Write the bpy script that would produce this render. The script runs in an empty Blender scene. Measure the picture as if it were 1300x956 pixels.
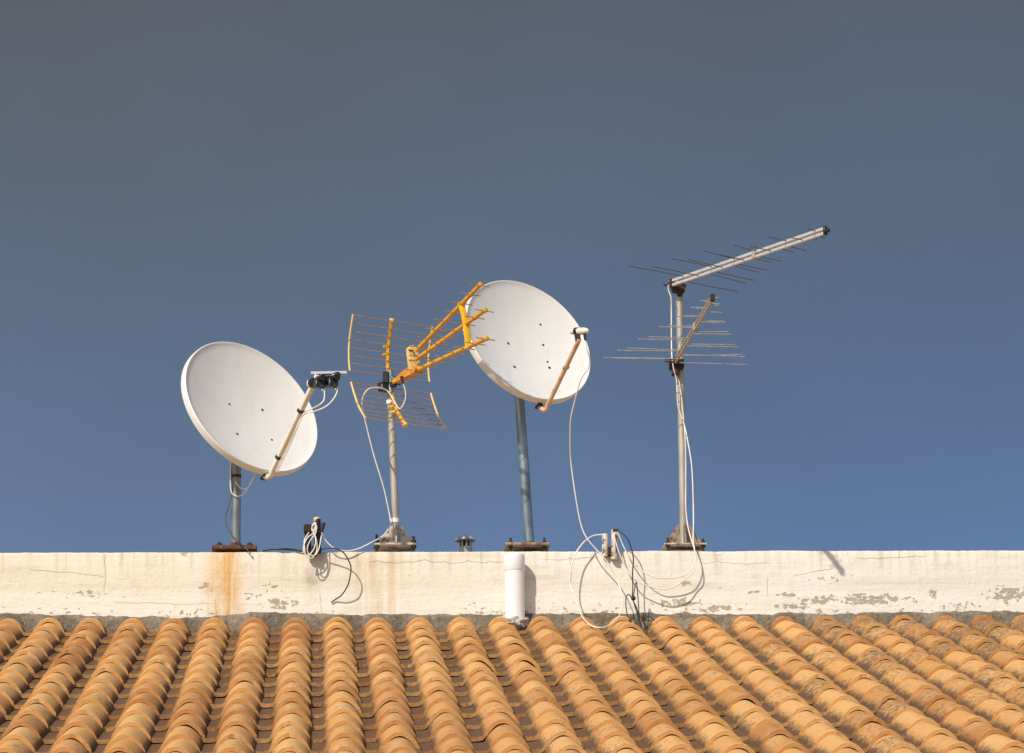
import bpy, math, random
from mathutils import Vector, Matrix, noise as mn
random.seed(7)
rad = math.radians
V = Vector

# ------------------------------------------------------------------ camera
scene = bpy.context.scene
CAM = V((-1.07513, -17.55622, 1.80138))
YAW, PITCH, ROLL = 0.061999, 0.265683, -0.0154294
F_PX, PW, PH = 4176.0, 1300.0, 956.0
_fwd = V((math.sin(YAW)*math.cos(PITCH), math.cos(YAW)*math.cos(PITCH), math.sin(PITCH)))
_rt0 = V((math.cos(YAW), -math.sin(YAW), 0)); _up0 = _rt0.cross(_fwd)
_rt = _rt0*math.cos(ROLL) + _up0*math.sin(ROLL)
_up = -_rt0*math.sin(ROLL) + _up0*math.cos(ROLL)
cam_d = bpy.data.cameras.new('camera'); cam = bpy.data.objects.new('camera', cam_d)
scene.collection.objects.link(cam)
cam_d.sensor_fit = 'HORIZONTAL'; cam_d.sensor_width = 36.0; cam_d.lens = F_PX/PW*36.0
cam_d.clip_start = 0.1; cam_d.clip_end = 6000
cam.matrix_world = Matrix(((_rt.x, _up.x, -_fwd.x, CAM.x), (_rt.y, _up.y, -_fwd.y, CAM.y),
                           (_rt.z, _up.z, -_fwd.z, CAM.z), (0, 0, 0, 1)))
scene.camera = cam

# ------------------------------------------------------------------ sun, sky, exposure
TO_SUN = V((-0.70, -1.0, 1.05)).normalized()
sun_d = bpy.data.lights.new('sun', 'SUN'); sun = bpy.data.objects.new('sun', sun_d)
scene.collection.objects.link(sun)
sun_d.energy = 4.4; sun_d.angle = rad(0.53); sun_d.color = (1.0, 0.93, 0.82)
sun.rotation_euler = TO_SUN.to_track_quat('Z', 'Y').to_euler()
scene.view_settings.view_transform = 'Standard'; scene.view_settings.look = 'None'
scene.view_settings.exposure = -0.10; scene.view_settings.gamma = 1.0
scene.view_settings.use_curve_mapping = False

def lin(c):
    return tuple(((v/255)/12.92 if v/255 <= 0.04045 else ((v/255+0.055)/1.055)**2.4) for v in c)

class NT:
    """Small helper for building node trees."""
    def __init__(self, tree):
        self.t = tree; self.n = tree.nodes; self.l = tree.links
    def put(self, sock, v):
        if isinstance(v, bpy.types.NodeSocket): self.l.new(v, sock)
        elif isinstance(v, (tuple, list)):
            sock.default_value = tuple(v) + ((1.0,) if len(sock.default_value) == 4 and len(v) == 3 else ())
        else: sock.default_value = v
    def m(self, op, a, b=0.0, c=0.0, clamp=False):
        d = self.n.new('ShaderNodeMath'); d.operation = op; d.use_clamp = clamp
        for i, v in enumerate((a, b, c)): self.put(d.inputs[i], v)
        return d.outputs[0]
    def mix(self, f, a, b, blend='MIX'):
        d = self.n.new('ShaderNodeMix'); d.data_type = 'RGBA'; d.blend_type = blend
        self.put(d.inputs[0], f); self.put(d.inputs[6], a); self.put(d.inputs[7], b)
        return d.outputs[2]
    def ramp(self, f, stops, interp='LINEAR'):
        d = self.n.new('ShaderNodeValToRGB'); cr = d.color_ramp; cr.interpolation = interp
        while len(cr.elements) < len(stops): cr.elements.new(0.5)
        for e, (p, c) in zip(cr.elements, stops):
            e.position = p; e.color = (c, c, c, 1) if not isinstance(c, (tuple, list)) else tuple(c)+(1,)
        self.put(d.inputs[0], f); return d.outputs[0]
    def noise(self, vec, scale, detail=4.0, rough=0.55, dist=0.0, out=0):
        d = self.n.new('ShaderNodeTexNoise')
        if vec is not None: self.l.new(vec, d.inputs['Vector'])
        d.inputs['Scale'].default_value = scale; d.inputs['Detail'].default_value = detail
        d.inputs['Roughness'].default_value = rough; d.inputs['Distortion'].default_value = dist
        return d.outputs[out]
    def mapping(self, vec, scale=(1, 1, 1), loc=(0, 0, 0)):
        d = self.n.new('ShaderNodeMapping'); self.l.new(vec, d.inputs[0])
        d.inputs['Scale'].default_value = scale; d.inputs['Location'].default_value = loc
        return d.outputs[0]
    def sstep(self, v, lo, hi):
        d = self.n.new('ShaderNodeMapRange'); d.interpolation_type = 'SMOOTHSTEP'
        self.put(d.inputs[0], v); d.inputs[1].default_value = lo; d.inputs[2].default_value = hi
        return d.outputs[0]
    def bump(self, h, strength=0.3, dist=0.01):
        d = self.n.new('ShaderNodeBump'); d.inputs['Strength'].default_value = strength
        d.inputs['Distance'].default_value = dist; self.l.new(h, d.inputs['Height']); return d.outputs[0]
    def xyz(self, v):
        d = self.n.new('ShaderNodeSeparateXYZ'); self.l.new(v, d.inputs[0]); return d.outputs

world = bpy.data.worlds.new('World'); scene.world = world; world.use_nodes = True
wt = NT(world.node_tree); wt.n.clear()
sky = wt.n.new('ShaderNodeTexSky'); sky.sky_type = 'NISHITA'; sky.sun_disc = False
sky.sun_elevation = math.asin(TO_SUN.z); sky.sun_rotation = math.atan2(TO_SUN.x, TO_SUN.y)
gen = wt.n.new('ShaderNodeTexCoord').outputs['Generated']
gx, gy, gz = wt.xyz(gen)
# a bank of dark storm cloud fills the northern half of the sky, opposite the sun
E_ = 2**-scene.view_settings.exposure
def rad_(c): return tuple(v*E_ for v in lin(c))
patch = wt.noise(wt.mapping(gen, (1.6, 1.6, 3.0), (0.3, 0.1, 0.2)), 2.2, 5.0, 0.5)
zz = wt.m('ADD', gz, wt.m('MULTIPLY', wt.m('SUBTRACT', patch, 0.5), 0.10))
zz = wt.m('ADD', zz, wt.m('MULTIPLY', gx, 0.02))
storm = wt.ramp(zz, [(0.0, rad_((122, 140, 165))), (0.205, rad_((101, 126, 160))), (0.262, rad_((94, 114, 141))),
                     (0.315, rad_((92, 106, 123))), (0.365, rad_((91, 97, 108))), (0.60, rad_((96, 98, 106)))])
gxs = wt.sstep(gx, -0.14, 0.22)
storm = wt.mix(1.0, storm, wt.mix(gxs, (1.045, 0.985, 0.955), (0.93, 0.985, 1.07)), 'MULTIPLY')
fine = wt.noise(gen, 9.0, 6.0, 0.55)
storm = wt.mix(1.0, storm, wt.ramp(fine, [(0.3, 0.965), (0.7, 1.035)]), 'MULTIPLY')
bank = wt.sstep(wt.m('SUBTRACT', gy, wt.m('MULTIPLY', gz, 0.35)), -0.05, 0.55)
bg_sky = wt.n.new('ShaderNodeBackground'); wt.l.new(sky.outputs[0], bg_sky.inputs[0]); bg_sky.inputs[1].default_value = 0.13
bg_st = wt.n.new('ShaderNodeBackground'); wt.l.new(storm, bg_st.inputs[0]); bg_st.inputs[1].default_value = 1.0
mxs = wt.n.new('ShaderNodeMixShader'); wt.l.new(bank, mxs.inputs[0])
wt.l.new(bg_sky.outputs[0], mxs.inputs[1]); wt.l.new(bg_st.outputs[0], mxs.inputs[2])
wo = wt.n.new('ShaderNodeOutputWorld'); wt.l.new(mxs.outputs[0], wo.inputs[0])

# ------------------------------------------------------------------ helpers
ZT = 5.6                                   # height of the parapet's top
def P(px, py, y):
    """World point at depth y seen at photograph pixel (px, py)."""
    d = _rt*((px-PW/2)/F_PX) + _up*((PH/2-py)/F_PX) + _fwd
    return CAM + d*((y-CAM.y)/d.y)
C = scene.collection

class MB:
    def __init__(self): self.v = []; self.f = []; self.a = []
    def add(self, vs, fs, attr=None):
        o = len(self.v); self.v += [V(p) for p in vs]; self.f += [tuple(i+o for i in q) for q in fs]
        self.a += (attr if attr is not None else [(0.5, 0.0, 0.0)]*len(vs))
        return self
    def box(self, c, size, ax=None, bev=0.0):
        c = V(c); ax = ax or (V((1, 0, 0)), V((0, 1, 0)), V((0, 0, 1)))
        hx, hy, hz = (s/2 for s in size); b = min(bev, 0.45*min(size))
        if b <= 0:
            vs = [c+ax[0]*hx*i+ax[1]*hy*j+ax[2]*hz*k for i in (-1, 1) for j in (-1, 1) for k in (-1, 1)]
            return self.add(vs, [(0, 1, 3, 2), (4, 6, 7, 5), (0, 4, 5, 1), (2, 3, 7, 6), (0, 2, 6, 4), (1, 5, 7, 3)])
        vs, idx = [], {}
        for i in (-1, 1):
            for j in (-1, 1):
                for k in (-1, 1):
                    for w in range(3):
                        q = [hx*i, hy*j, hz*k]
                        for t in range(3):
                            if t != w: q[t] -= b*(i, j, k)[t]
                        idx[i, j, k, w] = len(vs); vs.append(c+ax[0]*q[0]+ax[1]*q[1]+ax[2]*q[2])
        fs = []
        for w in range(3):
            a, d = (w+1) % 3, (w+2) % 3
            for s in (-1, 1):
                q = []
                for sa, sd in ((-1, -1), (1, -1), (1, 1), (-1, 1)):
                    k = [0, 0, 0]; k[w] = s; k[a] = sa; k[d] = sd; q.append(idx[tuple(k)+(w,)])
                fs.append(tuple(q if s > 0 else q[::-1]))
        for w in range(3):
            a, d = (w+1) % 3, (w+2) % 3
            for sa in (-1, 1):
                for sd in (-1, 1):
                    k0 = [0, 0, 0]; k0[w] = -1; k0[a] = sa; k0[d] = sd; k1 = list(k0); k1[w] = 1
                    q = [idx[tuple(k0)+(a,)], idx[tuple(k1)+(a,)], idx[tuple(k1)+(d,)], idx[tuple(k0)+(d,)]]
                    fs.append(tuple(q if sa*sd < 0 else q[::-1]))
        for i in (-1, 1):
            for j in (-1, 1):
                for k in (-1, 1):
                    q = [idx[i, j, k, 0], idx[i, j, k, 1], idx[i, j, k, 2]]
                    fs.append(tuple(q if i*j*k > 0 else q[::-1]))
        return self.add(vs, fs)
    def tube(self, pts, r, n=10, cap=True):
        pts = [V(p) for p in pts]; rs = r if isinstance(r, (list, tuple)) else [r]*len(pts)
        tg = [(pts[min(i+1, len(pts)-1)]-pts[max(i-1, 0)]).normalized() for i in range(len(pts))]
        u = tg[0].orthogonal().normalized(); rings = []
        for i, p in enumerate(pts):
            u = (u - tg[i]*u.dot(tg[i])).normalized(); w = tg[i].cross(u)
            rings.append([p+(u*math.cos(2*math.pi*k/n)+w*math.sin(2*math.pi*k/n))*rs[i] for k in range(n)])
        vs = [q for g in rings for q in g]
        fs = [(i*n+k, i*n+(k+1) % n, (i+1)*n+(k+1) % n, (i+1)*n+k) for i in range(len(pts)-1) for k in range(n)]
        if cap: fs += [tuple(range(n))[::-1], tuple((len(pts)-1)*n+k for k in range(n))]
        return self.add(vs, fs)
    def bar(self, a, b, w, h, upv=V((0, 0, 1)), bev=0.0):
        a, b = V(a), V(b); d = (b-a); L = d.length; d.normalize()
        s = d.cross(upv).normalized(); t = s.cross(d)
        return self.box((a+b)/2, (L, w, h), (d, -s, t), bev)
    def prism(self, poly, n, th):
        """Flat polygon (list of points) thickened by th along n."""
        k = len(poly); n = V(n).normalized()*th/2
        vs = [V(p)-n for p in poly]+[V(p)+n for p in poly]
        return self.add(vs, [tuple(range(k))[::-1], tuple(range(k, 2*k))] + [(i, (i+1) % k, k+(i+1) % k, k+i) for i in range(k)])
    def lathe(self, prof, c, axis, n=24, sc=(1, 1), up=None):
        """prof: list of (radius, distance along axis)."""
        c = V(c); axis = V(axis).normalized(); u = V(up) if up is not None else axis.orthogonal()
        u = (u-axis*u.dot(axis)).normalized(); w = axis.cross(u); k = len(prof); vs, fs = [], []
        for (r, h) in prof:
            for i in range(n):
                a = 2*math.pi*i/n
                vs.append(c+axis*h+(u*math.cos(a)*sc[1]+w*math.sin(a)*sc[0])*r)
        for j in range(k-1):
            for i in range(n):
                fs.append((j*n+i, j*n+(i+1) % n, (j+1)*n+(i+1) % n, (j+1)*n+i))
        fs += [tuple(range(n))[::-1], tuple((k-1)*n+i for i in range(n))]
        return self.add(vs, fs)
    def build(self, name, mat, parent=None, origin=None, smooth=40, attr=False):
        root = parent
        while root is not None and root.parent is not None: root = root.parent
        o0 = V(root.location) if root is not None else V(origin if origin is not None else (0, 0, 0))
        me = bpy.data.meshes.new(name)
        me.from_pydata([tuple(p-o0) for p in self.v], [], self.f); me.validate(); me.update()
        me.materials.append(mat)
        if attr:
            at = me.color_attributes.new('tile', 'FLOAT_COLOR', 'POINT')
            for i, a in enumerate(self.a): at.data[i].color = (a[0], a[1], a[2], 1)
        if smooth:
            me.shade_smooth(); me.set_sharp_from_angle(angle=rad(smooth))
        o = bpy.data.objects.new(name, me); C.objects.link(o)
        if parent is not None: o.parent = parent
        else: o.location = o0
        return o

def crom(pts, n=8):
    """Smooth curve through the given points."""
    p = [V(q) for q in pts]; p = [p[0]*2-p[1]] + p + [p[-1]*2-p[-2]]; out = []
    for i in range(1, len(p)-2):
        for k in range(n):
            t = k/n
            out.append(0.5*((p[i]*2)+(p[i+1]-p[i-1])*t+(p[i-1]*2-p[i]*5+p[i+1]*4-p[i+2])*t*t+(p[i]*3-p[i-1]-p[i+1]*3+p[i+2])*t**3))
    return out+[p[-2]]
def path(pp, n=8): return crom([P(*q) for q in pp], n)

def tag(o, label=None, cat=None, group=None, kind=None):
    for k, v in (('label', label), ('category', cat), ('group', group), ('kind', kind)):
        if v: o[k] = v
    return o
def thing(name, loc, label, cat, group=None):
    o = bpy.data.objects.new(name, None); C.objects.link(o); o.location = loc; o.empty_display_size = 0.1
    return tag(o, label, cat, group)

# ------------------------------------------------------------------ materials
def mat(name, col, rough=0.5, metal=0.0, var=0.0, scale=20.0, stretch=(1, 1, 1), spec=None, dirt=None, dirt_amt=(0.55, 0.75), bump=0.0, bscale=80.0):
    m = bpy.data.materials.new(name); m.use_nodes = True; t = NT(m.node_tree)
    b = t.n['Principled BSDF']; oc = t.n.new('ShaderNodeTexCoord').outputs['Object']
    c = tuple(col)+(1,)
    if var or dirt:
        nz = t.noise(t.mapping(oc, stretch), scale, 6, 0.6)
        f = t.ramp(nz, [(0.3, 1-var), (0.7, 1+var)])
        c = t.mix(1.0, tuple(col), f, 'MULTIPLY')
        if dirt:
            n2 = t.noise(t.mapping(oc, stretch, (3.1, 1.7, 5.2)), scale*0.7, 7, 0.65)
            c = t.mix(t.sstep(n2, *dirt_amt), c, tuple(dirt))
        t.l.new(c, b.inputs['Base Color'])
        t.put(b.inputs['Roughness'], t.m('ADD', rough-0.06, t.m('MULTIPLY', nz, 0.12)))
    else:
        b.inputs['Base Color'].default_value = c; b.inputs['Roughness'].default_value = rough
    b.inputs['Metallic'].default_value = metal
    if spec is not None: b.inputs['Specular IOR Level'].default_value = spec
    if bump: t.l.new(t.bump(t.noise(oc, bscale, 5, 0.6), bump, 0.004), b.inputs['Normal'])
    return m

M = {}
M['galv'] = mat('galvanised_steel', (0.25, 0.275, 0.27), 0.42, 0.55, 0.40, 16, (1, 1, 0.35), dirt=(0.16, 0.11, 0.07), dirt_amt=(0.60, 0.80))
M['stub_dark'] = mat('blackened_rusty_steel', (0.020, 0.013, 0.010), 0.8, 0.1, 0.5, 60, dirt=(0.10, 0.05, 0.025), dirt_amt=(0.60, 0.75), bump=0.5)
M['galv_worn'] = mat('worn_painted_pole', (0.40, 0.36, 0.305), 0.5, 0.25, 0.22, 18, (1, 1, 0.3), dirt=(0.20, 0.13, 0.08), dirt_amt=(0.58, 0.78))
M['galv_blue'] = mat('blue_grey_galvanised_steel', (0.21, 0.26, 0.275), 0.38, 0.55, 0.45, 12, (1, 1, 0.3), dirt=(0.14, 0.06, 0.03), dirt_amt=(0.66, 0.82))
M['rust'] = mat('rusted_steel', (0.105, 0.045, 0.022), 0.85, 0.1, 0.5, 45, dirt=(0.30, 0.20, 0.12), dirt_amt=(0.55, 0.72), bump=0.4)
M['rust_dark'] = mat('dark_rusted_steel', (0.042, 0.022, 0.014), 0.85, 0.1, 0.5, 60, dirt=(0.16, 0.075, 0.035), dirt_amt=(0.58, 0.75), bump=0.5)
M['plate_pale'] = mat('pale_weathered_plate', (0.50, 0.43, 0.34), 0.7, 0.0, 0.25, 30, dirt=(0.17, 0.08, 0.04), dirt_amt=(0.50, 0.66), bump=0.3)
M['plate_brown'] = mat('brown_weathered_plate', (0.27, 0.20, 0.14), 0.75, 0.0, 0.35, 30, dirt=(0.10, 0.045, 0.025), dirt_amt=(0.50, 0.68), bump=0.3)
M['dish'] = mat('white_dish_paint', (0.715, 0.69, 0.648), 0.45, 0.0, 0.03, 14, (1, 1, 0.12), dirt=(0.60, 0.565, 0.50), dirt_amt=(0.56, 0.84), bump=0.05, bscale=6)
M['dish_mark'] = mat('brown_chip_mark', (0.30, 0.20, 0.10), 0.8, 0, 0.3, 60)
M['cream'] = mat('cream_paint', (0.72, 0.64, 0.52), 0.42, 0.0, 0.12, 25, dirt=(0.40, 0.25, 0.13), dirt_amt=(0.62, 0.82))
M['rusty_arm'] = mat('rust_bleeding_cream_paint', (0.62, 0.40, 0.22), 0.5, 0.0, 0.22, 14, dirt=(0.26, 0.11, 0.04), dirt_amt=(0.45, 0.75))
M['yellow'] = mat('yellow_enamel', (0.66, 0.315, 0.016), 0.42, 0.0, 0.18, 22, dirt=(0.40, 0.20, 0.05), dirt_amt=(0.58, 0.78))
M['yellow_plastic'] = mat('bright_yellow_plastic', (0.78, 0.42, 0.012), 0.4, 0.0, 0.08, 20)
M['yellow_pale'] = mat('faded_yellow_plastic', (0.72, 0.47, 0.17), 0.5, 0.0, 0.12, 25)
M['yellow_rod'] = mat('dull_yellow_rod', (0.40, 0.24, 0.075), 0.5, 0.1, 0.30, 40)
M['orange_plastic'] = mat('orange_plastic', (0.62, 0.25, 0.025), 0.45, 0.0, 0.2, 25)
M['alu'] = mat('weathered_aluminium', (0.62, 0.56, 0.52), 0.45, 0.35, 0.10, 20, dirt=(0.38, 0.30, 0.25), dirt_amt=(0.6, 0.85))
M['alu_rod'] = mat('dull_aluminium_rod', (0.125, 0.108, 0.092), 0.6, 0.2, 0.25, 30)
M['alu_pale'] = mat('pale_aluminium_rod', (0.40, 0.35, 0.29), 0.5, 0.3, 0.3, 30)
M['alu_tan'] = mat('tan_aluminium', (0.42, 0.34, 0.27), 0.5, 0.25, 0.18, 30)
M['black'] = mat('black_plastic', (0.016, 0.016, 0.018), 0.4, 0.0)
M['lnb_black'] = mat('black_lnb_plastic', (0.013, 0.013, 0.016), 0.32, 0.0)
M['grey_plastic'] = mat('grey_plastic', (0.42, 0.43, 0.45), 0.45, 0.0, 0.05, 30)
M['white_cable'] = mat('white_cable', (0.72, 0.67, 0.59), 0.45, 0.0, 0.14, 12)
M['black_cable'] = mat('black_cable', (0.018, 0.017, 0.017), 0.45)
M['white_tape'] = mat('white_tape', (0.78, 0.75, 0.70), 0.55, 0.0, 0.05, 40)
M['pvc'] = mat('white_pvc', (0.80, 0.765, 0.75), 0.35, 0.0, 0.03, 6, dirt=(0.62, 0.57, 0.52), dirt_amt=(0.62, 0.85))
M['cement_pale'] = mat('pale_cement', (0.46, 0.42, 0.37), 0.9, 0.0, 0.2, 30, dirt=(0.24, 0.20, 0.16), dirt_amt=(0.5, 0.68), bump=0.7, bscale=45)
M['vent'] = mat('grey_cement_vent', (0.36, 0.35, 0.32), 0.85, 0.0, 0.14, 30)
M['stub'] = mat('paint_splashed_stub', (0.62, 0.56, 0.47), 0.8, 0.0, 0.2, 35, dirt=(0.13, 0.09, 0.06), dirt_amt=(0.55, 0.66), bump=0.5)
M['wood_end'] = mat('pale_cut_end', (0.58, 0.42, 0.27), 0.8, 0, 0.2, 50)
M['ground'] = mat('dry_ground', (0.34, 0.29, 0.22), 0.95, 0, 0.25, 0.7, dirt=(0.22, 0.2, 0.12), dirt_amt=(0.5, 0.7))
M['render_plain'] = mat('cream_house_render', (0.66, 0.59, 0.48), 0.9, 0, 0.08, 3)
M['deck'] = mat('roof_deck_screed', (0.42, 0.38, 0.33), 0.9, 0, 0.15, 4)

def plaster():
    m = bpy.data.materials.new('stained_cream_plaster'); m.use_nodes = True; t = NT(m.node_tree)
    b = t.n['Principled BSDF']; oc = t.n.new('ShaderNodeTexCoord').outputs['Object']
    x, y, z = t.xyz(oc)
    big = t.noise(oc, 1.6, 5, 0.55); mid = t.noise(oc, 7.0, 6, 0.6); fine = t.noise(oc, 60, 5, 0.6)
    streak = t.noise(t.mapping(oc, (22, 1, 1.1)), 1.0, 6, 0.62)
    lay = t.noise(t.mapping(oc, (1.2, 1, 14)), 1.0, 6, 0.6)
    X = lambda px: (px-650)/232.0
    Z = lambda py: ZT-(py-699.5)/232.0
    c = t.mix(t.sstep(big, 0.35, 0.68), (0.685, 0.622, 0.525), (0.715, 0.662, 0.58))
    # the render is yellower to the left, cleaner to the right
    c = t.mix(t.m('MULTIPLY', t.sstep(x, 1.2, -2.6), 0.6), c, (0.68, 0.59, 0.435))
    c = t.mix(t.m('MULTIPLY', t.sstep(lay, 0.50, 0.74), 0.50), c, (0.51, 0.415, 0.29))
    c = t.mix(t.m('MULTIPLY', t.sstep(mid, 0.54, 0.76), 0.48), c, (0.46, 0.365, 0.25))
    # dirty runs from the coping
    top = t.sstep(z, ZT-0.20, ZT-0.005)
    c = t.mix(t.m('MULTIPLY', t.m('MULTIPLY', top, t.sstep(streak, 0.46, 0.72)), 0.60), c, (0.40, 0.305, 0.20))
    # whiter band near the foot of the wall
    foot = t.m('MULTIPLY', t.sstep(z, Z(742), Z(758)), t.sstep(lay, 0.25, 0.5))
    c = t.mix(t.m('MULTIPLY', foot, 0.6), c, (0.79, 0.74, 0.645))
    wob = t.m('MULTIPLY', t.m('SUBTRACT', mid, 0.5), 0.10)
    def band(px, w0, w1, ztop=None, zbot=None):
        d = t.m('ABSOLUTE', t.m('SUBTRACT', t.m('ADD', x, t.m('MULTIPLY', wob, 0.5)), X(px)))
        return t.sstep(d, w1, w0)
    # rust runs under the two left base plates
    blot = t.noise(t.mapping(oc, (7, 1, 2.2)), 1.0, 6, 0.65)
    r1 = t.m('MULTIPLY', t.m('MULTIPLY', band(287, 0.02, 0.145), t.sstep(streak, 0.18, 0.58)), t.sstep(blot, 0.28, 0.6))
    c = t.mix(t.m('MULTIPLY', r1, 0.92), c, (0.60, 0.36, 0.12))
    r1b = t.m('MULTIPLY', band(293, 0.0, 0.06), t.sstep(t.m('ADD', t.m('MULTIPLY', streak, 0.8), t.m('MULTIPLY', blot, 0.8)), 0.62, 1.0))
    c = t.mix(t.m('MULTIPLY', r1b, 0.85), c, (0.56, 0.27, 0.045))
    r2 = t.m('MULTIPLY', band(480, 0.06, 0.20), t.sstep(streak, 0.38, 0.66))
    c = t.mix(t.m('MULTIPLY', r2, 0.55), c, (0.56, 0.40, 0.24))
    r2b = t.m('MULTIPLY', band(474, 0.005, 0.03), t.sstep(z, Z(775), Z(715)))
    c = t.mix(t.m('MULTIPLY', r2b, 0.38), c, (0.42, 0.27, 0.14))
    # darker grey-brown mottled band below the coiled cable
    r3 = t.m('MULTIPLY', band(397, 0.01, 0.06), t.m('MULTIPLY', t.sstep(z, Z(705), Z(728)), t.sstep(z, Z(775), Z(735))))
    c = t.mix(t.m('MULTIPLY', r3, t.m('MULTIPLY', t.sstep(mid, 0.3, 0.6), 0.55)), c, (0.33, 0.27, 0.20))
    # flaked paint
    reg = None
    for (px, py, rx, ry, a) in ((357, 766, 26, 9, 1), (325, 757, 18, 6, .8), (345, 745, 16, 8, .7), (1105, 764, 60, 9, 1), (1040, 764, 34, 8, .95), (1000, 757, 16, 5, .9),
                                (1186, 757, 7, 8, 1.05), (1284, 757, 34, 13, 1), (1220, 772, 30, 6, .8), (860, 768, 38, 10, .85), (905, 775, 50, 7, .85), (1006, 772, 30, 6, .85),
                                (955, 754, 12, 4, .9), (239, 700, 16, 12, .6), (262, 744, 14, 8, .8), (118, 752, 60, 8, .55), (1060, 738, 40, 8, .5), (870, 743, 10, 8, .7), (420, 702, 20, 6, .5)):
        dx = t.m('DIVIDE', t.m('SUBTRACT', x, X(px)), rx/232); dz = t.m('DIVIDE', t.m('SUBTRACT', z, Z(py)), ry/232)
        d = t.m('MULTIPLY', t.m('SUBTRACT', 1.35, t.m('SQRT', t.m('ADD', t.m('MULTIPLY', dx, dx), t.m('MULTIPLY', dz, dz)))), a, clamp=True)
        reg = d if reg is None else t.m('MAXIMUM', reg, d)
    # a general thin scatter along the wall foot
    reg = t.m('MAXIMUM', reg, t.m('MULTIPLY', t.m('MULTIPLY', t.sstep(z, Z(755), Z(784)), t.sstep(big, 0.42, 0.62)), 0.62))
    chips = t.noise(t.mapping(oc, (1, 1, 1.7)), 26, 6, 0.62)
    peel = t.sstep(t.m('ADD', chips, t.m('MULTIPLY', reg, 0.24)), 0.690, 0.712)
    c = t.mix(t.m('MULTIPLY', peel, 0.88), c, t.mix(fine, (0.30, 0.235, 0.15), (0.44, 0.36, 0.26)))
    # hairline cracks
    def crack(px0, px1, py, slope, amp, sc, w=0.0016):
        n = t.m('SUBTRACT', t.noise(t.mapping(oc, (1, 0, 0)), sc, 5, 0.65), 0.5)
        line = t.m('ADD', t.m('ADD', t.m('MULTIPLY', t.m('SUBTRACT', x, X(px0)), slope), Z(py)), t.m('MULTIPLY', n, amp))
        d = t.sstep(t.m('ABSOLUTE', t.m('SUBTRACT', z, line)), w*1.6, w*0.4)
        return t.m('MULTIPLY', d, t.m('MULTIPLY', t.sstep(x, X(px0)-0.02, X(px0)+0.03), t.sstep(x, X(px1)+0.02, X(px1)-0.03)))
    def vcrack(px, py0, py1, amp, w=0.0016):
        n = t.m('SUBTRACT', t.noise(t.mapping(oc, (0, 0, 1)), 7, 5, 0.65), 0.5)
        d = t.sstep(t.m('ABSOLUTE', t.m('SUBTRACT', x, t.m('ADD', X(px), t.m('MULTIPLY', n, amp)))), w*1.6, w*0.4)
        return t.m('MULTIPLY', d, t.m('MULTIPLY', t.sstep(z, Z(py1)-0.01, Z(py1)+0.02), t.sstep(z, Z(py0)+0.01, Z(py0)-0.02)))
    ck = crack(470, 638, 714, 0.0, 0.10, 5.0)
    for q in (crack(45, 136, 722, -0.10, 0.05, 4.0), crack(1010, 1062, 733, 0.22, 0.05, 6.0), crack(1090, 1180, 711, 0.03, 0.06, 6.0),
              crack(690, 760, 712, 0.05, 0.05, 9.0), crack(150, 270, 764, -0.02, 0.07, 3.0, 0.001), crack(890, 980, 716, 0.0, 0.06, 5.0, 0.001),
              vcrack(138, 704, 752, 0.05), vcrack(277, 760, 784, 0.06), vcrack(409, 755, 784, 0.08), vcrack(1078, 699, 708, 0.09), vcrack(1145, 699, 712, 0.03),
              vcrack(975, 735, 758, 0.03), vcrack(724, 703, 745, 0.05, 0.001)):
        ck = t.m('MAXIMUM', ck, q)
    c = t.mix(t.m('MULTIPLY', t.m('MULTIPLY', ck, t.sstep(mid, 0.34, 0.58)), 0.5), c, (0.26, 0.19, 0.12))
    specks = t.sstep(t.noise(oc, 95, 3, 0.5), 0.70, 0.76)
    c = t.mix(t.m('MULTIPLY', specks, t.m('MULTIPLY', t.sstep(big, 0.4, 0.6), 0.5)), c, (0.34, 0.25, 0.16))
    t.l.new(c, b.inputs['Base Color']); b.inputs['Roughness'].default_value = 0.88; b.inputs['Specular IOR Level'].default_value = 0.25
    h = t.m('ADD', t.m('MULTIPLY', fine, 0.25), t.m('ADD', t.m('MULTIPLY', mid, 0.9), t.m('MULTIPLY', lay, 0.6)))
    h = t.m('SUBTRACT', h, t.m('ADD', t.m('MULTIPLY', peel, 0.35), t.m('MULTIPLY', ck, 0.4)))
    t.l.new(t.bump(h, 0.65, 0.016), b.inputs['Normal'])
    return m
M['plaster'] = plaster()

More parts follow.
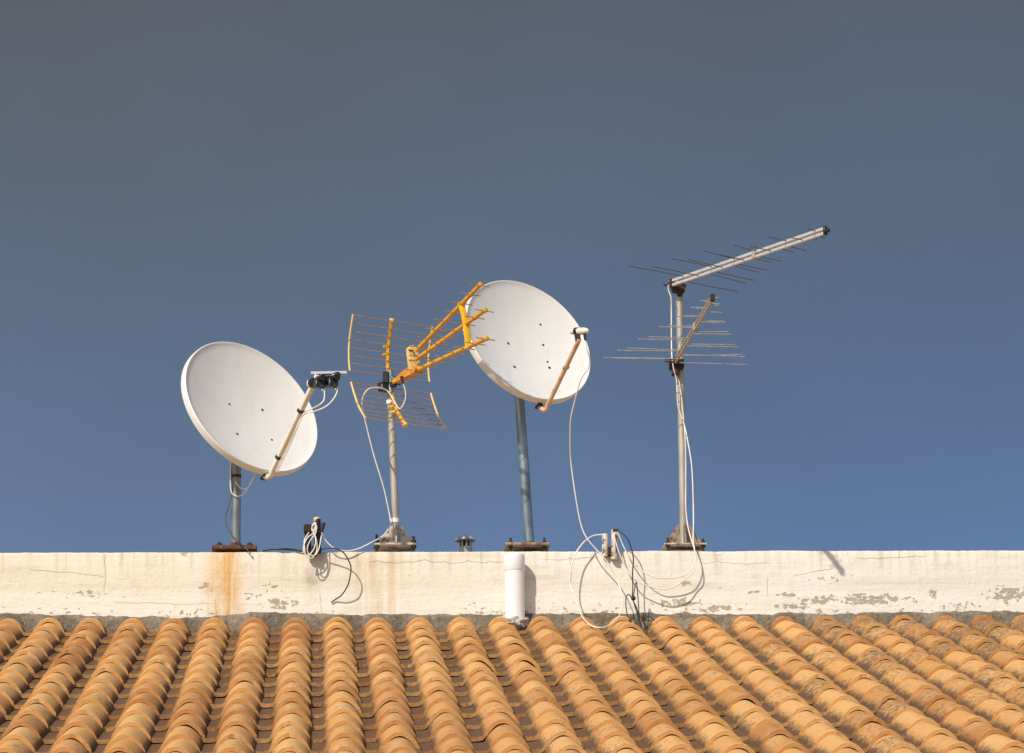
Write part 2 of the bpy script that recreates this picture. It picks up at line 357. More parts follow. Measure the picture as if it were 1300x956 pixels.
def tile_mat():
    m = bpy.data.materials.new('fired_clay_tile'); m.use_nodes = True; t = NT(m.node_tree)
    b = t.n['Principled BSDF']; oc = t.n.new('ShaderNodeTexCoord').outputs['Object']
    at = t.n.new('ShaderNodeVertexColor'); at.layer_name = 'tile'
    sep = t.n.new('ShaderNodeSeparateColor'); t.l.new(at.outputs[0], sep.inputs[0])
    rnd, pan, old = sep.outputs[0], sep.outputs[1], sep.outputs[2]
    os_ = t.mapping(oc, (1, 0.34, 1)); n1 = t.noise(os_, 9, 6, 0.6); n2 = t.noise(os_, 55, 7, 0.68); n3 = t.noise(os_, 130, 3, 0.6)
    c = t.ramp(rnd, [(0.0, (0.43, 0.195, 0.060)), (0.3, (0.56, 0.285, 0.092)), (0.6, (0.63, 0.350, 0.125)), (0.88, (0.61, 0.315, 0.105)), (1.0, (0.47, 0.205, 0.075))])
    c = t.mix(t.m('MULTIPLY', t.sstep(n1, 0.42, 0.72), 0.50), c, (0.66, 0.405, 0.18))
    # dust and lichen settle in the pans and on the older tiles
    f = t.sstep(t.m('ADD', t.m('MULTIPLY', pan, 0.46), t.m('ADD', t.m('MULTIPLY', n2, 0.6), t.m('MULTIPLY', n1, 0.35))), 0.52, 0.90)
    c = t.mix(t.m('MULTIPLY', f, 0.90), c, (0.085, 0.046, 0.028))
    g = t.sstep(t.m('ADD', t.m('MULTIPLY', old, 0.26), t.m('ADD', t.m('MULTIPLY', n2, 0.7), t.m('MULTIPLY', n1, 0.3))), 0.62, 0.82)
    c = t.mix(t.m('MULTIPLY', g, 0.80), c, (0.125, 0.080, 0.052))
    sp = t.sstep(n3, 0.66, 0.74)
    c = t.mix(t.m('MULTIPLY', sp, 0.35), c, (0.20, 0.11, 0.06))
    t.l.new(c, b.inputs['Base Color']); b.inputs['Roughness'].default_value = 0.8; b.inputs['Specular IOR Level'].default_value = 0.3
    t.l.new(t.bump(t.m('ADD', n3, t.m('MULTIPLY', n2, 1.5)), 0.3, 0.006), b.inputs['Normal'])
    return m
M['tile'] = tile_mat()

def mortar_mat():
    m = bpy.data.materials.new('rough_grey_mortar'); m.use_nodes = True; t = NT(m.node_tree)
    b = t.n['Principled BSDF']; oc = t.n.new('ShaderNodeTexCoord').outputs['Object']
    n1 = t.noise(oc, 5, 6, 0.6); n2 = t.noise(oc, 30, 6, 0.65)
    c = t.mix(t.sstep(n1, 0.35, 0.66), (0.155, 0.118, 0.078), (0.285, 0.225, 0.155))
    c = t.mix(t.m('MULTIPLY', t.sstep(n2, 0.52, 0.70), 0.75), c, (0.095, 0.070, 0.048))
    c = t.mix(t.m('MULTIPLY', t.sstep(n2, 0.45, 0.30), 0.45), c, (0.50, 0.44, 0.36))
    t.l.new(c, b.inputs['Base Color']); b.inputs['Roughness'].default_value = 0.95
    t.l.new(t.bump(t.m('ADD', n2, n1), 1.0, 0.03), b.inputs['Normal'])
    return m
M['mortar'] = mortar_mat()

# ------------------------------------------------------------------ ground and house
g = MB(); g.add([(-3000, -3000, 0), (3000, -3000, 0), (3000, 3000, 0), (-3000, 3000, 0)], [(0, 1, 2, 3)])
tag(g.build('ground', M['ground'], smooth=0), kind='structure')

SL = rad(17.0); CS, SS = math.cos(SL), math.sin(SL)
ZR = ZT-0.452                               # height of the tile pans where the roof meets the wall
PITCH_X = 51.04/232; XL0 = (20-650)/232.0
K0, K1 = -8, 34                             # tile columns built (past both edges of the frame)
XA, XB = XL0+(K0-0.75)*PITCH_X, XL0+(K1+0.6)*PITCH_X
ROWS = 15; T_END = 0.13+0.37*(ROWS-1)
house = thing('house', (0, 0, 0), 'house with an orange clay tile roof running up to a stained cream parapet wall', 'house')

# parapet wall, its arrises worn
pw = MB(); nx = 700; zb = ZT-0.60; th = 0.30; prof = []
for i in range(nx+1):
    xx = XA+(XB-XA)*i/nx
    j1 = (random.random()-.5)*.003+.007*mn.fractal(V((xx*3.1, 2, 5)), 1.0, 2.0, 5)-.012*max(0, mn.noise(V((xx*4.3, 9, 1)))-.42); j2 = random.random()*.005+.010*max(0, mn.noise(V((xx*5.7, 4, 2)))-.1)
    prof.append([(xx, 0, zb), (xx, 0, ZT-.20), (xx, -.001*random.random(), ZT-.014-j2), (xx, .005+j2*.6, ZT-.004+j1*.5), (xx, .016, ZT+j1*.5), (xx, th-.01, ZT), (xx, th, ZT-.01), (xx, th, zb)])
kk = len(prof[0])
pw.add([q for p in prof for q in p], [(i*kk+j, (i+1)*kk+j, (i+1)*kk+j+1, i*kk+j+1) for i in range(nx) for j in range(kk-1)] + [tuple(range(kk)), tuple(nx*kk+j for j in range(kk))[::-1]])
pw.build('parapet_wall', M['plaster'], house, smooth=35)

wl = MB(); yF = -T_END*CS+0.35; zF = ZR-T_END*SS
wl.prism([V((XA, -0.002, 0)), V((XA, yF, 0)), V((XA, yF, zF+0.0)), V((XA, -0.002, ZR-0.10))], (1, 0, 0), 0.25)
wl.prism([V((XB, -0.002, 0)), V((XB, yF, 0)), V((XB, yF, zF+0.0)), V((XB, -0.002, ZR-0.10))], (1, 0, 0), 0.25)
wl.box(((XA+XB)/2, yF-0.127, zF/2-0.06), (XB-XA+.25, 0.25, zF-0.12))
wl.box(((XA+XB)/2, 3.0, (zb-.003)/2), (XB-XA, 6.0-.01, zb-.003))
wl.build('wall', M['render_plain'], house, smooth=0)
dk = MB(); dk.box(((XA+XB)/2, 3.15, zb+0.11), (XB-XA-.02, 5.69, 0.22)); dk.build('roof_deck', M['deck'], house, smooth=0)

# tiles: each a pan and barrel with its own tilt, tint and thickness
PROF = []
for i in range(5): PROF.append((0.062*i/4, -0.004*math.sin(math.pi*i/4)))
for i in range(1, 15):
    a = i/14; s_ = math.sin(math.pi*a)
    PROF.append((0.062+0.168*a, 0.068*(max(s_, 0)**0.80)+(0.007*a)))
NPF = len(PROF)
rf = MB(); TH = 0.0155
for k in range(K0, K1+1):
    colj = (random.random()-.5)*0.008
    for r in range(ROWS):
        tb = 0.13+0.37*r+(random.random()-.5)*0.024+(random.random() < 0.06)*random.uniform(0, .03); tt = max(tb-0.43, 0.0)
        x0 = XL0+k*PITCH_X-0.146+colj+(random.random()-.5)*0.006
        rot = (random.random()-.5)*0.028; lift = 0.0225+(random.random()-.5)*0.006; rnd = random.random()
        px = 650+232*x0
        old = max(0.0, min(1.0, random.random()*0.75 + (0.55 if (px > 980 and r < 3) else 0.0) + (0.15 if px > 880 else -0.12)))
        vs, at = [], []
        chip = {}
        if random.random() < 0.35:
            i0 = random.randrange(3, NPF-4); dep = random.uniform(.002, .008)
            for q in range(random.randint(1, 3)): chip[i0+q] = dep*random.uniform(.5, 1)
        L = tb-tt; SEC = (0.0, L*.45, L-.05, L-.030, L-.024, L-.004, L); ns = len(SEC)
        for layer in (0, 1):
            for s in range(ns):
                f = SEC[s]/L; tpos = tt+L*f
                hh = lift*(0.43-L+L*f)/0.43 - layer*TH + 0.002*math.sin(math.pi*f)
                if layer == 0: hh += (0, 0, 0, 0, .0045, .0045, .0025)[s]
                for ip, (ux, uz) in enumerate(PROF):
                    tpos = tt+L*f-(chip.get(ip, 0) if s >= 4 else 0)
                    xx = x0+ux+rot*(f-.5)*L*(1 if True else 0)
                    sc = 1.0-0.0*f; n_ = uz*sc+hh
                    if s == ns-1: n_ += (random.random()-.5)*0.0012
                    if layer == 1 and uz > 0.02: xx += (0.146-ux)*0.10
                    vs.append((xx, -tpos*CS-n_*SS*1.0, ZR-tpos*SS+n_*CS))
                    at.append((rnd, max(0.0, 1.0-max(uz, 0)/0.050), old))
        fs = []
        for s in range(ns-1):
            for i in range(NPF-1):
                q = (s*NPF+i, s*NPF+i+1, (s+1)*NPF+i+1, (s+1)*NPF+i)
                fs.append(q[::-1]); o_ = ns*NPF; fs.append(tuple(v+o_ for v in q))
        o_ = ns*NPF; e = (ns-1)*NPF
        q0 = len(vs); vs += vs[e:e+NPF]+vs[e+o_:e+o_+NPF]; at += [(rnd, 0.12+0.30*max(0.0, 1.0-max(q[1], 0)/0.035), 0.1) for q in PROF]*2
        for i in range(NPF-1): fs.append((q0+i, q0+NPF+i, q0+NPF+i+1, q0+i+1)[::-1])
        for s in range(ns-1):
            fs.append((s*NPF, (s+1)*NPF, o_+(s+1)*NPF, o_+s*NPF)[::-1]); q = NPF-1
            fs.append((s*NPF+q, o_+s*NPF+q, o_+(s+1)*NPF+q, (s+1)*NPF+q)[::-1])
        rf.add(vs, fs, at)
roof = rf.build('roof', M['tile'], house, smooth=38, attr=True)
ud = MB()                                    # boards under the tiles
nrm = V((0, -SS, CS)); cR = V(((XA+XB)/2, -(T_END-.05)/2*CS, ZR-(T_END-.05)/2*SS))-nrm*0.05
ud.box(cR, (XB-XA, T_END-.05, 0.05), (V((1, 0, 0)), V((0, -CS, -SS)), nrm)); ud.build('roof_underlay', M['rust_dark'], house, smooth=0)

# mortar fillet between the wall foot and the first tiles
mo = MB(); nx = 900; rows = []
def nz(a, b, c=0): return mn.fractal(V((a, b, c)), 1.0, 2.0, 4)
def barrel(xx):
    u = ((xx-(XL0-0.146)) % PITCH_X)
    if u < 0.062: return 0.0
    return 0.068*max(math.sin(math.pi*(u-0.062)/0.158), 0)**0.8 if u < 0.22 else 0.0
for i in range(nx+1):
    xx = XA+(XB-XA)*i/nx
    zt = ZT-0.350+0.020*nz(xx*1.3, 3)+0.009*nz(xx*9, 7)+0.004*nz(xx*30, 17)
    bh = barrel(xx); col = []
    base_t = 0.055+0.03*nz(xx*4, 11)
    for j in range(9):
        f = j/8
        yb = -base_t*CS-bh*SS; zb2 = ZR-base_t*SS+(bh+0.006)*CS
        yy = -0.002-0.014*min(1, f*5)+(yb+0.014)*f**1.5
        zz_ = zt+(zb2-zt)*f
        if f > 0.05: yy -= 0.010*abs(nz(xx*7, f*2.0+20)); 
        zz_ += 0.010*nz(xx*11, f*3+40)*(1 if 0 < f < 1 else 0); yy -= (0.012*abs(nz(xx*22, f*4+60)) if f > .1 else 0)
        if j == 8: zz_ -= 0.03; yy -= 0.004
        col.append((xx, yy, zz_))
    rows.append([(xx, 0.004, zt)]+col)
kk = len(rows[0])
mo.add([q for p in rows for q in p], [(i*kk+j, i*kk+j+1, (i+1)*kk+j+1, (i+1)*kk+j) for i in range(nx) for j in range(kk-1)])
mo.build('mortar_fillet', M['mortar'], house, smooth=60)

# ------------------------------------------------------------------ drain pipe
PY = -0.075
pb = P(652, 790, PY); pt_ = P(652.5, 704, PY)
dp = thing('drain_pipe', V((pt_.x, PY, pb.z)), 'white plastic drain pipe with a wide collar standing against the cream wall', 'pipe')
b_ = MB(); x_, z0, z1 = pt_.x, pb.z-0.03, pt_.z
b_.lathe([(0.054, z0), (0.054, z1-0.085)], (x_, PY, 0), (0, 0, 1), 40); b_.build('pipe', M['pvc'], dp)
b_ = MB(); b_.lathe([(0.0545, z1-0.095), (0.0585, z1-0.088), (0.0585, z1-0.014), (0.0565, z1-0.004), (0.053, z1), (0.047, z1), (0.047, z1-0.06)], (x_, PY, 0), (0, 0, 1), 40); b_.build('collar', M['pvc'], dp)
b_ = MB(); cc = V((x_, PY+.012, pb.z-.005)); vs, fs = [], []; NU, NV = 40, 16
for j in range(NV+1):
    for i in range(NU):
        a, e_ = 2*math.pi*i/NU, -math.pi/2+math.pi*j/NV
        d_ = V((math.cos(a)*math.cos(e_), math.sin(a)*math.cos(e_), math.sin(e_)))
        k_ = 1+0.42*mn.fractal(d_*2.6+V((4, 1, 2)), 1.0, 2.0, 5)
        vs.append(cc+V((d_.x*.088, d_.y*.075, d_.z*.045))*k_)
for j in range(NV):
    for i in range(NU): fs.append((j*NU+i, j*NU+(i+1) % NU, (j+1)*NU+(i+1) % NU, (j+1)*NU+i))
b_.add(vs, fs)
b_.build('cement_collar', M['cement_pale'], dp, smooth=60)

# ------------------------------------------------------------------ vent cap behind the parapet
vy = 0.75; vt = P(590.5, 680, vy); vb = P(590.5, 699, vy)
vc = thing('roof_vent', V((vt.x, vy, ZT-0.38)), 'small grey roof vent with a round cap peeping over the wall', 'vent')
b_ = MB(); h0 = vb.z-ZT+0.005
s_ = (vt.z-vb.z)
b_.lathe([(0.041, ZT-0.38), (0.041, vb.z+s_*0.18), (0.038, vb.z+s_*0.2), (0.038, vb.z+s_*0.22)], (vt.x, vy, 0), (0, 0, 1), 28); b_.build('pipe', M['vent'], vc)
b_ = MB()
for i in range(8):
    a = i*math.pi/4+0.2; q = V((vt.x+.033*math.cos(a), vy+.033*math.sin(a), 0))
    b_.tube([q+V((0, 0, vb.z+s_*.18)), q+V((0, 0, vb.z+s_*.66))], .0055, 6)
b_.build('louvre_ring', M['vent'], vc)
b_ = MB(); b_.lathe([(0.022, vb.z-.1), (0.022, vb.z+s_*.64)], (vt.x, vy, 0), (0, 0, 1), 16); b_.build('core', M['rust_dark'], vc)
b_ = MB(); b_.lathe([(0.040, vb.z+s_*.64), (0.058, vb.z+s_*.62), (0.060, vb.z+s_*.66), (0.057, vb.z+s_*.72), (0.036, vb.z+s_*.92), (0.012, vb.z+s_*1.0)], (vt.x, vy, 0), (0, 0, 1), 30); b_.build('cap', M['vent'], vc)

# ------------------------------------------------------------------ base plates
def bolt(mb, x, y, z0, z1, r=0.006, nut=None):
    mb.tube([(x, y, z0), (x, y, z1)], r, 8)
    if nut is not None: mb.lathe([(r*2.1, nut), (r*2.1, nut+r*1.7)], (x, y, 0), (0, 0, 1), 6)
def base_plate(root, x, y, z, w, d, th_, m, m_rod, lift, rod_up=0.035, ins=0.03, rod=0.006):
    b = MB(); b.box((x, y, z+th_/2), (w, d, th_), bev=0.003); pl = b.build('base_plate', m, root, smooth=30)
    for sx in (-1, 1):
        for sy in (-1, 1):
            q = MB(); bx_, by_ = x+sx*(w/2-ins), y+sy*(d/2-ins)
            bolt(q, bx_, by_, z-lift-0.01, z+th_+rod_up*random.uniform(.6, 1.1), rod, z+th_+.001)
            if lift > 0.01: q.lathe([(rod*2.2, z-rod*2), (rod*2.2, z-.001)], (bx_, by_, 0), (0, 0, 1), 6)
            q.build('bolt', m_rod, root, smooth=30)
    return pl
def gussets(root, x, y, z, r, w, h, m, tilt=0.0):
    for sx in (-1, 1):
        b = MB(); b.prism([V((x+sx*(r-.002), y, z)), V((x+sx*w, y, z)), V((x+sx*w, y, z+.012)), V((x+sx*(r+.012), y, z+h)), V((x+sx*(r-.002), y, z+h))], (0, 1, 0), 0.007)
        b.build('gusset', m, root, smooth=0)
    for sy in (-1, 1):
        b = MB(); b.prism([V((x, y+sy*(r-.002), z)), V((x, y+sy*w, z)), V((x, y+sy*w, z+.012)), V((x, y+sy*(r+.012), z+h)), V((x, y+sy*(r-.002), z+h))], (1, 0, 0), 0.007)
        b.build('gusset', m, root, smooth=0)

# ------------------------------------------------------------------ satellite dishes
def frame_from(n):
    n = V(n).normalized(); u = (V((0, 0, 1))-n*n.z).normalized(); w = u.cross(n); return n, u, w
def ring_pt(c, n, u, w, a, r): return c+u*math.cos(a)*r+w*math.sin(a)*r
def reflector(root, c, n, u, w, aw, ah, bolts):
    D = 0.075; prof = []
    N = 14; R = 1.0
    for i in range(N+1):
        r = 0.965*i/N; prof.append((max(r, 0.002), -D*(1-(r/0.965)**2)))
    prof += [(0.975, 0.004), (0.988, 0.0055), (0.997, 0.002), (1.0, -0.005), (1.004, -0.030), (1.002, -0.036), (0.992, -0.037), (0.988, -0.030), (0.984, -0.012)]
    for i in range(N, -1, -1):
        r = 0.965*i/N; prof.append((max(r, 0.002), -D*(1-(r/0.965)**2)-0.006))
    b = MB(); b.lathe(prof, c, n, 96, (aw, ah), u)
    ref = b.build('reflector', M['dish'], root, smooth=50)
    for (p, rr) in bolts:
        # carry the pixel on to the shell
        d = (p-CAM).normalized(); q = p
        for _ in range(6):
            s = (q-c); rr2 = ((s.dot(w)/aw)**2+(s.dot(u)/ah)**2); hgt = s.dot(n)+D*(1-rr2/0.931)
            q = q - d*(hgt/d.dot(n))
        k = MB(); k.lathe([(rr, -.004), (rr, .002), (rr*.8, .0035), (rr*.3, .004)], q, n, 12); k.build('bolt', M['black'], ref)
    return ref

def plane_pt(px, py, c, n):
    p = P(px, py, 0); d = (p-CAM); return CAM+d*((c-CAM).dot(n)/d.dot(n))

# dish with twin receivers
n1, u1, w1 = frame_from((0.54, -0.752, 0.38))
c1 = P(319.5, 516, -0.06); R1 = 0.428
b1 = P(299, 690, 0.15)
PY1 = 0.125
pole_x = P(299.5, 660, PY1).x
d1 = thing('satellite_dish', (pole_x, PY1, ZT), 'white satellite dish with two black receivers, on a short pole above the rust streak', 'satellite dish', 'satellite dishes on the parapet')
reflector(d1, c1, n1, u1, w1, R1, R1*1.01, [(plane_pt(291, 513, c1, n1), .006), (plane_pt(333, 520.5, c1, n1), .007), (plane_pt(301, 551, c1, n1), .007), (plane_pt(345, 558.5, c1, n1), .006)])
b = MB(); zp = ZT+0.012; b.lathe([(0.0265, zp), (0.0265, c1.z-0.06), (0.022, c1.z-0.055)], (pole_x, PY1, 0), (0, 0, 1), 24); b.build('pole', M['galv'], d1)
b = MB(); b.lathe([(0.034, zp+.03), (0.034, zp+.055), (0.030, zp+.062)], (pole_x, PY1, 0), (0, 0, 1), 20); b.build('socket', M['rust'], d1)
base_plate(d1, pole_x-.005, 0.135, ZT+0.02, 0.245, 0.23, 0.022, M['rust'], M['rust_dark'], 0.02, 0.022, 0.04, 0.008)
bk = c1-n1*0.095                                           # bracket between shell and pole
b = MB(); b.box(bk-n1*0.004, (0.10, 0.008, 0.10), (w1, n1, u1))
b.bar(bk-n1*.05, V((pole_x, PY1-.01, bk.z-.06)), 0.06, 0.07)
b.box((pole_x, PY1, bk.z-.10), (0.075, 0.075, 0.17), bev=.01); b.build('bracket', M['galv'], d1)
bd = P(300, 605, PY1); b = MB(); b.lathe([(0.029, bd.z-.008), (0.029, bd.z+.008)], (pole_x, PY1, 0), (0, 0, 1), 20); b.build('strap', M['black'], d1)
# arm
E1 = c1-u1*R1+n1*0.589+u1*0.231
A0 = c1-u1*(R1+.012)-n1*0.035
A1 = c1-u1*(R1+.030)+n1*0.015; A2 = A1+(E1-A1)*0.10
arm1 = crom([A0, A0*.4+A1*.6-u1*.012, A1+n1*.01, A2, E1], 6)
b = MB(); WR = V((0.6, -0.7, -0.35)).normalized()
def sq_tube(mb, pts, wv, ww, hh):
    vs, fs = [], []; N = len(pts)
    for i, p in enumerate(pts):
        tg = (pts[min(i+1, N-1)]-pts[max(i-1, 0)]).normalized(); s = (wv-tg*wv.dot(tg)).normalized(); q = tg.cross(s)
        for (a, c_) in ((-1, -.7), (-.7, -1), (.7, -1), (1, -.7), (1, .7), (.7, 1), (-.7, 1), (-1, .7)): vs.append(p+s*a*ww/2+q*c_*hh/2)
    for i in range(N-1):
        for k in range(8): fs.append((i*8+k, i*8+(k+1) % 8, (i+1)*8+(k+1) % 8, (i+1)*8+k))
    fs += [tuple(range(8))[::-1], tuple((N-1)*8+k for k in range(8))]
    mb.add(vs, fs)
sq_tube(b, arm1, WR, 0.022, 0.030); b.build('feed_arm', M['cream'], d1, smooth=30)
b = MB(); b.bar(A0-n1*.03, A0+n1*.012, .03, .012); b.build('arm_bracket', M['black'], d1)
for f in (0.17, 0.64):
    p = A1+(E1-A1)*f; dv = (E1-A1).normalized(); b = MB(); sq_tube(b, [p-dv*.008, p+dv*.008], WR, 0.030, 0.038); b.build('strap', M['black'], d1, smooth=30)
# the twin receivers on a multi-feed bar
hx = V((0.93, 0.30, 0.05)).normalized()
lp = P(412, 481, E1.y); ld = (c1-u1*0.05-lp).normalized()
bar_a, bar_b = P(395.5, 474, E1.y+0.02), P(441, 473.3, E1.y-0.03)
b = MB(); b.bar(bar_a, bar_b, 0.030, 0.013); b.build('receiver_bar', M['grey_plastic'], d1, smooth=0)
for i, (px, py) in enumerate(((405, 482.5), (422, 481.5))):
    p = P(px, py, E1.y-0.01); b = MB()
    q = p+ld*0.02
    b.lathe([(.012, -.045), (.020, -.042), (.021, -.01), (.019, .0), (.019, .02), (.027, .024), (.027, .062), (.024, .066)], p, ld, 20)
    b.box(p-V((0, 0, .018)), (.055, .05, .05), (hx, hx.cross(V((0, 0, 1))).normalized(), V((0, 0, 1))), .006)
    b.box(p+V((.012, -.01, -.040)), (.030, .03, .02), bev=.003)
    l_ = b.build('receiver', M['lnb_black'], d1, smooth=35)
    k = MB(); k.lathe([(.0255, .0665), (.0265, .068), (.0265, .073), (.024, .075), (.010, .0755)], p, ld, 24); k.build('horn_cap', M['cream'] if i == 0 else M['lnb_black'], l_)
    k = MB(); pq = p+V((.018, -.012, -.045)); k.tube([pq, pq-V((0, 0, .018))], .0055, 8); k.build('connector', M['grey_plastic'], l_)
b = MB(); eb = P(426, 476.5, E1.y-.03); b.lathe([(.006, -.028), (.014, -.022), (.0165, -.008), (.0165, .014), (.012, .024), (.004, .028)], eb, hx+V((0, -.4, .25)), 16); b.build('receiver_end', M['lnb_black'], d1)
ey = E1.y-0.02
for pp in ([(410.5, 490, ey), (412, 500, ey), (411, 508, ey), (406, 513.5, ey), (396, 519, ey+.03)],
           [(428.5, 488, ey), (428, 497, ey), (423, 507, ey), (413, 516.5, ey), (397, 523, ey+.03)]):
    pts = [P(*q) for q in pp]; dv = (E1-A1).normalized()
    off = -hx.cross(dv)*0.0
    for f in (0.62, 0.45, 0.28, 0.15, 0.05):
        pts.append(A1+(E1-A1)*f+V((0.016 if pp[0][0] < 415 else 0.022, -0.016, -.012 if pp[0][0] < 415 else -.017))+V((random.uniform(-.004, .004), 0, random.uniform(-.004, .004))))
    b = MB(); b.tube(crom(pts, 8), 0.0036, 7); b.build('cable', M['white_cable'], d1)
b = MB(); b.tube(path([(293, 583, .06), (292.5, 611, .08), (294, 625, .085), (301, 630, .08), (309, 627, .04), (318, 614, -.02), (324, 602, -.08)]), 0.0036, 7); b.build('cable', M['white_cable'], d1)
b = MB(); b.tube(path([(299, 612, .09), (306, 620, .06), (314, 619, .02), (320, 608, -.05)]), 0.003, 7); b.build('cable', M['white_cable'], d1)
ref1 = [o for o in d1.children if o.name.startswith('reflector')][0]
for (px, py, rr) in ((300, 459, .006), (303, 462, .004)):
    p = plane_pt(px, py, c1, n1); s = p-c1; k = MB(); hh = -0.075*(1-((s.length)/R1)**2/0.931)
    q = p+n1*0; d = (p-CAM).normalized(); q = p-d*(((p-c1).dot(n1)-hh)/d.dot(n1)); k.lathe([(rr, -.003), (rr, .0008), (rr*.4, .001)], q, n1, 9); k.build('chip_mark', M['dish_mark'], ref1)

# dish with the single receiver
n2, u2, w2 = frame_from((0.443, -0.828, 0.342))
c2 = P(671, 431.5, -0.06); R2 = 0.397
pbot, ptop = P(672.5, 688, 0.14), P(655, 440, 0.14)
pbot.z = ZT+0.03
d2 = thing('satellite_dish', (pbot.x, 0.14, ZT), 'white satellite dish with one cream receiver, on a leaning grey pole behind the drain pipe', 'satellite dish', 'satellite dishes on the parapet')
reflector(d2, c2, n2, u2, w2, R2, R2*1.01, [(plane_pt(653, 466, c2, n2), .008), (plane_pt(697.5, 467, c2, n2), .008), (plane_pt(645, 436, c2, n2), .007), (plane_pt(689.5, 438, c2, n2), .007), (plane_pt(695, 459.5, c2, n2), .006), (plane_pt(686, 412, c2, n2), .006)])
b = MB(); b.tube([pbot, pbot+(ptop-pbot)*.95], 0.0275, 24); b.build('pole', M['galv_blue'], d2)
b = MB(); dv = (ptop-pbot).normalized(); b.tube([pbot+dv*.0, pbot+dv*.05], [.032, .0295], 20); b.build('socket', M['rust'], d2)
base_plate(d2, P(668.5, 690, .14).x, 0.14, ZT+0.04, 0.245, 0.22, 0.016, M['plate_brown'], M['rust_dark'], 0.04, 0.035, 0.03)
bk = c2-n2*0.095; mp = pbot+(ptop-pbot)*.88
b = MB(); b.box(bk-n2*0.004, (0.10, 0.008, 0.10), (w2, n2, u2)); b.bar(bk-n2*.05, mp+V((0, -.01, 0)), .06, .07)
b.box(mp, (0.075, 0.075, 0.17), bev=.01); b.build('bracket', M['galv'], d2)
E2 = c2-u2*R2+n2*0.508+u2*0.192; E2 = E2+(P(735.5, 431, E2.y)-E2)
A0 = c2-u2*(R2+.012)-n2*0.04; A1 = P(693, 519, A0.y-.03)
A0b = A0+(A1-A0)*.35
b = MB(); arm2 = crom([A0b+V((-.01, .02, .0)), A1+V((-.004, .004, -.008)), A1+(E2-A1)*.05, A1+(E2-A1)*.12, A1+(E2-A1)*.5, E2], 6); b.tube(arm2, 0.0125, 12); b.build('feed_arm', M['rusty_arm'], d2)
b = MB(); b.bar(A0-n2*.03, A0+n2*.015, .026, .012); b.build('arm_bracket', M['black'], d2)
p = A1+(E2-A1)*.60; b = MB(); b.box(p, (.035, .02, .012), (w2, n2, u2)); b.build('arm_clip', M['plate_pale'], d2)
la, lb = P(725, 421.2, E2.y+.06), P(747, 420, E2.y-.04); ax = (lb-la).normalized(); L = (lb-la).length
b = MB(); b.lathe([(.010, L*.34), (.0185, L*.38), (.0205, L*.5), (.0195, L*.78), (.014, L*.93), (.005, L*1.0)], la, ax, 22); b.build('receiver', M['cream'], d2)
b = MB(); b.lathe([(.006, 0), (.0145, L*.03), (.0165, L*.10), (.014, L*.16), (.011, L*.3)], la, ax, 22); b.build('horn', M['cream'], d2)
b = MB(); cm = la+ax*L*.34; b.lathe([(.020, -.012), (.0225, -.009), (.0225, .009), (.020, .012)], cm, ax, 20)
b.bar(cm-V((0, 0, .012)), E2+(A1-E2).normalized()*.015, .03, .03, V((0, 1, 0)), .005); b.build('clamp', M['lnb_black'], d2)
b = MB(); cq = P(743, 427, E2.y-.03); b.tube([P(742, 424, E2.y-.03), P(743, 432, E2.y-.03)], [.0085, .0065], 10); b.build('connector', M['black'], d2)
ref2 = [o for o in d2.children if o.name.startswith('reflector')][0]

# ------------------------------------------------------------------ yellow television aerial
PH2, TL2 = rad(28), rad(8.5); fy = V((math.sin(PH2)*math.cos(TL2), -math.cos(PH2)*math.cos(TL2), math.sin(TL2))); ry = V((math.cos(PH2), math.sin(PH2), 0)); zz3 = fy.cross(ry); zz3 = zz3 if zz3.z > 0 else -zz3
m0, m1 = P(503.5, 684, .14), P(494.5, 478, .14)
m0.z = ZT+0.055
ya = thing('television_aerial', (m0.x, .14, ZT), 'yellow triple-boom television aerial with curved rod reflectors on a thin mast', 'aerial', 'television aerials on the parapet')
b = MB(); b.tube([m0, m1], 0.0195, 18); b.build('pole', M['galv_worn'], ya)
base_plate(ya, m0.x-.01, .145, ZT+0.045, 0.225, 0.2, 0.014, M['plate_pale'], M['rust_dark'], 0.045, 0.045, 0.012, 0.0075)
gussets(ya, m0.x-.004, .14, ZT+0.059, .019, .10, .115, M['plate_pale'])
tp = P(501.5, 661, .14); b = MB(); b.tube([tp-V((0, 0, .012)), tp+V((0, 0, .012))], .0235, 16); b.build('tape', M['white_tape'], ya)
tp = P(495.7, 511, .14); b = MB(); b.tube([tp-V((0, 0, .010)), tp+V((0, 0, .012))], .024, 16); b.build('tape', M['white_tape'], ya)
J = P(494.5, 487, .13)
def pos(a, h, s=0.0): return J+fy*a+zz3*h+ry*s
